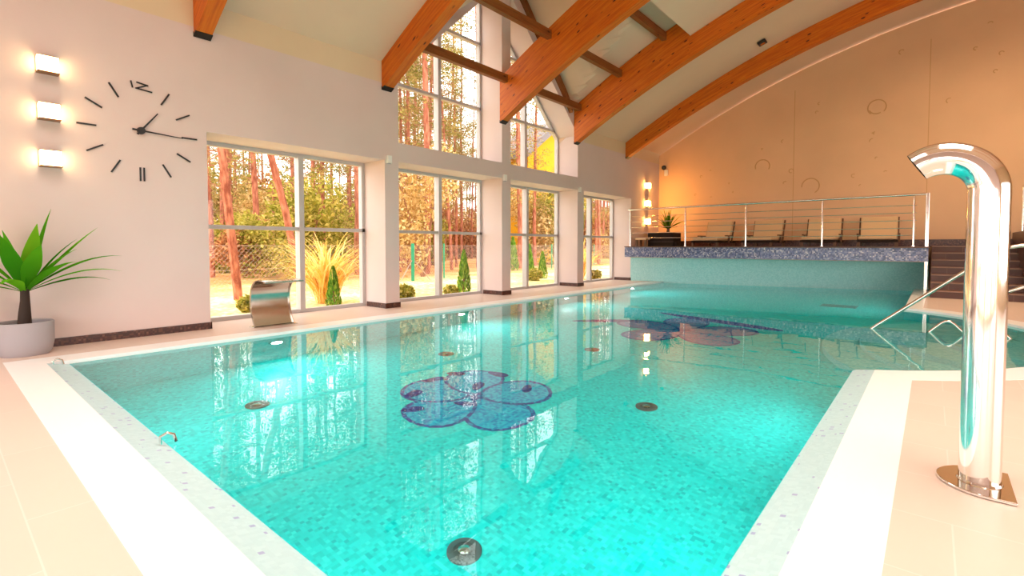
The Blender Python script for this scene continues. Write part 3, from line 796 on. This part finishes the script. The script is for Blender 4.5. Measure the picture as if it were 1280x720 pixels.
def leaves(mb, cen, rad, n, size, rr, flat=1.0, shell=.35):
    for _ in range(n):
        while True:
            p_ = Vector((rr.uniform(-1,1), rr.uniform(-1,1), rr.uniform(-1,1)))
            if shell < p_.length < 1: break
        p_ = Vector((cen[0]+p_.x*rad[0], cen[1]+p_.y*rad[1], cen[2]+p_.z*rad[2]))
        a = Vector((rr.gauss(0,1), rr.gauss(0,1), rr.gauss(0,1)*flat)).normalized(); b = a.cross(Vector((rr.gauss(0,1), rr.gauss(0,1), rr.gauss(0,1)))).normalized()
        s_ = size*rr.uniform(.6,1.4)
        mb.face([p_-a*s_-b*s_*.15, p_+b*s_*.5, p_+a*s_, p_-b*s_*.5])

def pine_proto(seed, lean=.03, H=15.0, r0=.11, low=3.2, crown=7.0, nl=2000):
    rr = random.Random(seed); m = MB(); path = []; x = y = 0
    n = 9; dx, dy = rr.uniform(-lean,lean), rr.uniform(-lean,lean)
    for i in range(n+1):
        z = -.15 + H*i/n; path.append((x, y, z)); x += dx*H/n + rr.uniform(-.06,.06); y += dy*H/n + rr.uniform(-.06,.06)
    m.tube(path, [r0*(1-.62*i/n) for i in range(n+1)], 8)
    def at(z):
        k = max(0, min(n-1, int((z+.15)/H*n))); f_ = (z+.15)/H*n-k
        a, b = Vector(path[k]), Vector(path[k+1]); return a.lerp(b, f_)
    tw = MB(); lf = MB()
    for _ in range(64):
        z = rr.uniform(low, H-.3); p0 = at(z); az = rr.uniform(0, 6.28); L = rr.uniform(.5,1.25)*(1.15-.5*z/H)
        el = rr.uniform(-.35,.6); d = Vector((math.cos(az)*math.cos(el), math.sin(az)*math.cos(el), math.sin(el)))
        mid = p0 + d*L*.5 + Vector((0,0,rr.uniform(-.15,.1))); end = p0 + d*L + Vector((0,0,rr.uniform(-.3,.35)))
        m.tube([p0, mid, end], [.018,.012,.005], 4, cap=False, mi=1)
        for _k in range(3):
            q0 = p0.lerp(end, rr.uniform(.4,.9)); d2 = Vector((rr.uniform(-1,1), rr.uniform(-1,1), rr.uniform(-.4,.8)))*.45
            m.tube([q0, q0+d2], [.008,.004], 3, cap=False, mi=1)
        if z > crown or rr.random() < .3:
            leaves(lf, end, (.5,.5,.3), int(nl/26), .05, rr, .6, 0)
    t = m.build('pine_tree', [M['bark'], M['twig']], None, True)
    lf.build('needles', M['needles'], t, normals=False)
    return t
PLAB = 'slender reddish pine among the crowded pines deep in the woods behind the wire fence'
protos = [pine_proto(11), pine_proto(12, .05, 16, .09, 3.0, 7), pine_proto(13, .02, 14, .13, 3.2, 7), pine_proto(14, .06, 15, .08, 2.4, 5.5)]
CAM = Vector((6.95, 0))
spots = []
def far_enough(x, y, d): return all((x-a)**2+(y-b)**2 > d*d for a, b in spots)
# the trees the photo shows one by one: window direction, distance
special = [(-4.3, 4.27, 0, .85, 'leaning red pine trunk at the left of the first window', 5.5),
           (-5.4, 6.2, 3, 1.2, 'slanting pine trunk beside the middle bar of the first window', 13),
           (-7.6, 7.3, 0, .9, 'upright pine trunk behind the slanting one in the first window', 0),
           (-6.2, 8.6, 1, .9, 'pine trunk at the right side of the first window', 0),
           (-8.8, 13.2, 2, 1.15, 'thick dark pine trunk beside the middle bar of the second window', 0),
           (-7.8, 17.0, 1, 1.0, 'red pine trunk at the left of the third window', 0)]
def in_house(x, y, m=1.6): return -22-m < x < -13-m*-1 and 22-m < y < 36+m
used = set()
def put(k, x, y, s, rz, label, grp):
    src = protos[k]
    if k in used: o = copy_tree(src)
    else: o = src; used.add(k)
    o.location = (x, y, 0); o.scale = (s, s, s*rnd.uniform(.95,1.1)); o.rotation_euler = (0,0,rz)
    tag(o, label, 'tree', grp); spots.append((x, y)); return o
for x, y, k, s, lb, tilt in special:
    o = put(k, x, y, s, 0 if tilt else rnd.uniform(0,6.3), lb, 'pines outside'); o.rotation_euler.x = R(tilt)
bpy.context.view_layer.update()
cnt = 0
for dist_lo, dist_hi, num, sep in ((8,13,12,1.9), (13,20,30,2.0), (20,32,64,2.0), (32,46,60,2.1)):
    k = 0; tries = 0
    while k < num and tries < 4000:
        tries += 1
        x = -rnd.uniform(dist_lo, dist_hi)
        t_ = (x-6.95)/(-6.95)          # ray through window wall at y in [2.3, 13.8]
        yw = rnd.uniform(2.0, 14.5); y = yw*t_
        if not far_enough(x, y, sep) or in_house(x, y): continue
        put(rnd.randrange(4), x, y, rnd.uniform(.8,1.2), rnd.uniform(0,6.3), PLAB, 'pines outside'); k += 1; cnt += 1

k = 0; tries = 0
while k < 16 and tries < 2000:     # the thicker stand seen through the left gable window
    tries += 1
    x = -rnd.uniform(10, 24); yw = rnd.uniform(5.3, 8.3); y = yw*(x-6.95)/(-6.95)
    if not far_enough(x, y, 1.5) or in_house(x, y): continue
    put(rnd.randrange(4), x, y, rnd.uniform(.9,1.3), rnd.uniform(0,6.3), PLAB, 'pines outside'); k += 1
def bush_proto(seed, mat, n, size, name, rad, lumps=7):
    rr = random.Random(seed); lf = MB(); st_ = MB()
    for i in range(lumps):
        c_ = (rr.uniform(-.6,.6)*rad[0], rr.uniform(-.6,.6)*rad[1], rad[2]*rr.uniform(.35,1.5))
        leaves(lf, c_, (rad[0]*.55, rad[1]*.55, rad[2]*.5), 3*n//lumps, size*.55, rr, 1, .2)
        st_.tube([(0,0,-.1), (c_[0]*.5, c_[1]*.5, c_[2]*.6), c_], [.05,.03,.012], 5, cap=False)
    t = st_.build(name, M['twig'], None, normals=False); lf.build('leaves', mat, t, normals=False); return t
bush = {'green': bush_proto(21, M['scrub_green'], 1500, .13, 'shrub', (1.3,1.3,1.7)),
        'gold': bush_proto(23, M['birch'], 1500, .11, 'shrub', (1.1,1.1,1.8))}
bl = {'green': 'yellow green leafy undergrowth among the pines', 'brown': 'rust brown leafy undergrowth among the pines', 'gold': 'pale gold leafed young tree among the pines'}
busd = set()
def putb(kind, x, y, s, label=None, sz=None):
    o = bush[kind] if kind not in busd else copy_tree(bush[kind]); busd.add(kind)
    o.location = (x, y, -.1); o.scale = (s, s, sz or s*rnd.uniform(.85,1.2)); o.rotation_euler = (0,0,rnd.uniform(0,6.3))
    tag(o, label or bl[kind], 'shrub' if kind != 'gold' else 'young tree', 'undergrowth '+kind)
# singled out
def at_ray(yw, x):            # point at depth x seen through wall position yw
    t_ = (x-6.95)/(-6.95); return x, yw*t_
putb('green', *at_ray(3.6, -10), 1.25, 'broad yellow green tree behind the first window')
putb('gold', *at_ray(5.75, -7.5), 1.25, 'pale gold leafed young tree at the left of the second window')
putb('green', *at_ray(9.9, -11.2), 1.8, 'dense yellow green tree at the right of the third window')
ug = MB(); ur = random.Random(5)
for lo, hi, num, s0 in ((11,16,18,.95), (16,23,36,1.4), (23,32,50,1.9), (32,42,54,2.5)):
    for _ in range(num):
        x = -rnd.uniform(lo, hi); yw = rnd.uniform(1.6, 14.8); x, y = at_ray(yw, x)
        if in_house(x, y, 2.4): continue
        kind = rnd.choice((0,0,1,2) if yw > 5 else (1,0,1,2)); s_ = s0*rnd.uniform(.7,1.1)
        b0 = len(ug.f)
        for _k in range(6):
            c_ = (x+ur.uniform(-.7,.7)*s_, y+ur.uniform(-.7,.7)*s_, s_*1.7*ur.uniform(.22,1.4)-.1)
            leaves(ug, c_, (.75*s_,.75*s_,.8*s_), 420, .055*s_+.03, ur, 1, .1)
        for q_ in range(b0, len(ug.f)): ug.mi[q_] = kind
o = ug.build('undergrowth', [M['scrub_brown'], M['scrub_green'], M['birch']], normals=False)
tag(o, 'rust and yellow green leafy undergrowth filling the woods behind the pines', 'undergrowth', kind='stuff')

putb('gold', *at_ray(8.75, -11.8), 1.55, 'pale leafed tree behind the left half of the third window')
# thujas, small bushes and pampas close to the glass
def thuja(x, y, h, r, label):
    rr = random.Random(int(h*1000)); m = MB(); m.tube([(0,0,-.05),(0,0,h*.8)], [.03,.01], 6)
    t = m.build('thuja', M['twig']); lf = MB()
    for i in range(900):
        z = h*rr.random()**.8; rad = r*(1-(z/h))**.75*(.7+.3*rr.random())+.01
        if z < .12*h: rad *= .75+2*z/h
        a = rr.uniform(0,6.28); p_ = Vector((rad*math.cos(a), rad*math.sin(a), z))
        up = Vector((math.cos(a)*.25, math.sin(a)*.25, 1)).normalized(); sd_ = Vector((-math.sin(a)+rr.gauss(0,.4), math.cos(a)+rr.gauss(0,.4), 0)).normalized()
        L = h*.075; w_ = L*.30
        lf.face([p_-up*L*.4, p_+sd_*w_, p_+up*L, p_-sd_*w_])
    lf.build('foliage', M['thuja'], t, normals=False)
    t.location = (x, y, -.1); tag(t, label, 'conifer', 'small thujas outside the windows')
thuja(-1.75, 8.46, 1.0, .19, 'cone shaped thuja outside the second window')
thuja(-1.46, 4.84, .74, .15, 'cone shaped thuja in front of the straw grass outside the first window')
thuja(-7.9, 17.6, 1.5, .30, 'thuja at the left of the third window')
thuja(-3.5, 14.0, .92, .20, 'thuja at the right of the third window')
thuja(-4.4, 14.4, 1.15, .20, 'taller thuja in the middle of the third window')
def lowbush(x, y, s, label):
    rr = random.Random(int(x*100)); m = MB(); m.tube([(0,0,-.03),(0,0,.12*s)], [.02,.01], 5)
    t = m.build('low_bush', M['twig']); lf = MB(); leaves(lf, (0,0,.22*s), (.30*s,.30*s,.24*s), 500, .05, rr, 1, .4)
    lf.build('leaves', M['scrub_green'], t, normals=False); t.location = (x, y, -.1); tag(t, label, 'bush', 'low bushes by the glass')
lowbush(-1.3, 6.3, .8, 'low yellow green bush at the left of the second window')
lowbush(-1.45, 7.75, .55, 'tiny bush left of the thuja in the second window')
lowbush(-3.0, 12.9, .9, 'low rounded bush at the bottom of the third window')
lowbush(-2.1, 3.6, .6, 'low sunlit plant at the bottom of the first window')
lowbush(-1.9, 14.9, .7, 'low plant at the bottom of the last window')
def pampas(x, y, h, n, label):
    rr = random.Random(int(y*10)); m = MB()
    for i in range(n):
        az = rr.uniform(0,6.28); el = rr.uniform(1.0,1.5)
        blade(m, az, el, h*rr.uniform(.8,1.35), .028, rr.uniform(1.4,2.8), (rr.gauss(0,.08), rr.gauss(0,.08), 0), .1, 7, .3)
    o = m.build('ornamental_grass', M['pampas'], None, False, normals=False); o.location = (x, y, -.1)
    tag(o, label, 'ornamental grass', 'tall straw grasses'); return o
pampas(-2.3, 5.15, 1.5, 300, 'tall golden straw grass arching behind the first window')
pampas(-2.3, 14.5, 1.4, 240, 'golden straw grass in the last window beside the terrace')

# chain link fence
fn = empty('wire_fence', (-4.4, 1.0, -.1)); tag(fn, 'wire mesh fence on green posts between lawn and woods', 'fence')
A, Bp = Vector((-4.4, 1.0)), Vector((-9.2, 30.0)); FL = (Bp-A).length; fd = (Bp-A)/FL; fh = 1.12
m = MB()
def fp(u, z): return (fd.x*u, fd.y*u, z)
step = .11; r_ = .0022
u = -fh
while u < FL:
    for sgn in (1, -1):
        u0, z0, u1, z1 = (u, .03, u+fh, .03+fh) if sgn == 1 else (u+fh, .03, u, .03+fh)
        m.tube([fp(u0, z0), fp(u1, z1)], r_, 3, cap=False)
    u += step
for z in (.05, .6, fh+.03): m.tube([fp(0, z), fp(FL, z)], .004, 4)
m.build('wire_mesh', M['wire'], fn, normals=False)
k = 0
u = 2.4
while u < FL:
    m = MB(); m.tube([fp(u, -.05), fp(u, fh+.1)], .028, 8); m.build('post', M['fence'], fn, True); u += 2.85
pb_ = empty('braced_post', (-5.9, 10.2, -.1)); tag(pb_, 'green post with two pale slanting braces on the lawn outside the second window', 'fence post')
m = MB(); m.tube([(0,0,-.02),(0,0,1.22)], .055, 10); m.build('post', M['fence'], pb_, True)
for s_ in (-1, 1):
    m = MB(); m.tube([(0,0,.72),(.15,.62*s_,.0)], .014, 6); m.build('brace', M['wire'], pb_, True)

# yellow gabled house
hs = empty('yellow_house', (-14.0, 27.0, -.1)); tag(hs, 'yellow gabled house seen through the right gable window', 'house')
m = MB(); m.prism([(-.6, 0), (5.4, 0), (5.4, 7.4), (2.4, 9.5), (-.6, 7.4)], 0, -2.4, 0); hw = m.build('wall', M['yellow'], hs)
for sgn, nm in ((1, 'roof'), (-1, 'roof')):
    m = MB(); P = [(2.4, 9.52), (2.4-3.6*sgn, 9.52-3.6*.7), (2.4-3.6*sgn, 9.52-3.6*.7+.5), (2.4, 10.02)]
    m.prism(P, 0, -2.7, .5); m.build(nm, M['roof'], hs)
m = MB(); m.box((0,2.6,6.2), (.05,3.6,7.3)); m.build('window', M['roof'], hw)

# ------------------------------------------------------------------ light
wd = bpy.data.worlds.new('overcast_sky'); sc.world = wd; wd.use_nodes = True
nt = wd.node_tree; nt.nodes.clear()
bg = nt.nodes.new('ShaderNodeBackground'); bg.inputs[0].default_value = (1, .965, .945, 1); bg.inputs[1].default_value = 4.8
wo = nt.nodes.new('ShaderNodeOutputWorld'); nt.links.new(bg.outputs[0], wo.inputs[0])
def portal(loc, rot, sx, sy):
    ld = bpy.data.lights.new('daylight_portal', 'AREA'); ld.shape = 'RECTANGLE'; ld.size = sx; ld.size_y = sy; ld.cycles.is_portal = True
    o = bpy.data.objects.new('daylight_portal', ld); col.objects.link(o); o.location = loc; o.rotation_euler = rot
def lamp(loc, rot, sx, sy, e, c, name='added_fill_light'):  # overhead area light without a fixture, added to brighten deck, pool and hall
    ld = bpy.data.lights.new(name, 'AREA'); ld.shape = 'RECTANGLE'; ld.size = sx; ld.size_y = sy; ld.spread = R(130); ld.energy = e; ld.color = c
    o = bpy.data.objects.new(name, ld); col.objects.link(o); o.location = loc; o.rotation_euler = rot
lamp((3.2, .4, 5.0), (0, 0, 0), 4.5, 2.5, 120, (1,.93,.90))
lamp((8.0, 3.5, 6.1), (0, 0, 0), 2.5, 4.0, 230, (1,.86,.74))
lamp((8.6, 11.0, 6.1), (R(20), 0, 0), 2.0, 3.0, 150, (1,.74,.48))

# ------------------------------------------------------------------ camera
cam = bpy.data.cameras.new('camera'); co = bpy.data.objects.new('camera', cam); col.objects.link(co)
cam.sensor_fit = 'HORIZONTAL'; cam.sensor_width = 36; cam.lens = 621/1280*36; cam.clip_start = .05; cam.clip_end = 300
cam.shift_y = -(360-329.8)/1280
co.location = (6.95, 0, 1.05)
co.rotation_euler = (R(90-2.1), 0, R(40.26))
sc.camera = co
vs = sc.view_settings; vs.view_transform = 'Standard'; vs.look = 'None'; vs.exposure = 0.12; vs.gamma = 1.0; vs.use_curve_mapping = False
cy = sc.cycles
cy.use_denoising = True; cy.max_bounces = 12; cy.diffuse_bounces = 5; cy.glossy_bounces = 5; cy.transmission_bounces = 8; cy.transparent_max_bounces = 16
cy.caustics_reflective = False; cy.caustics_refractive = True; cy.sample_clamp_indirect = 6.0; cy.blur_glossy = .3
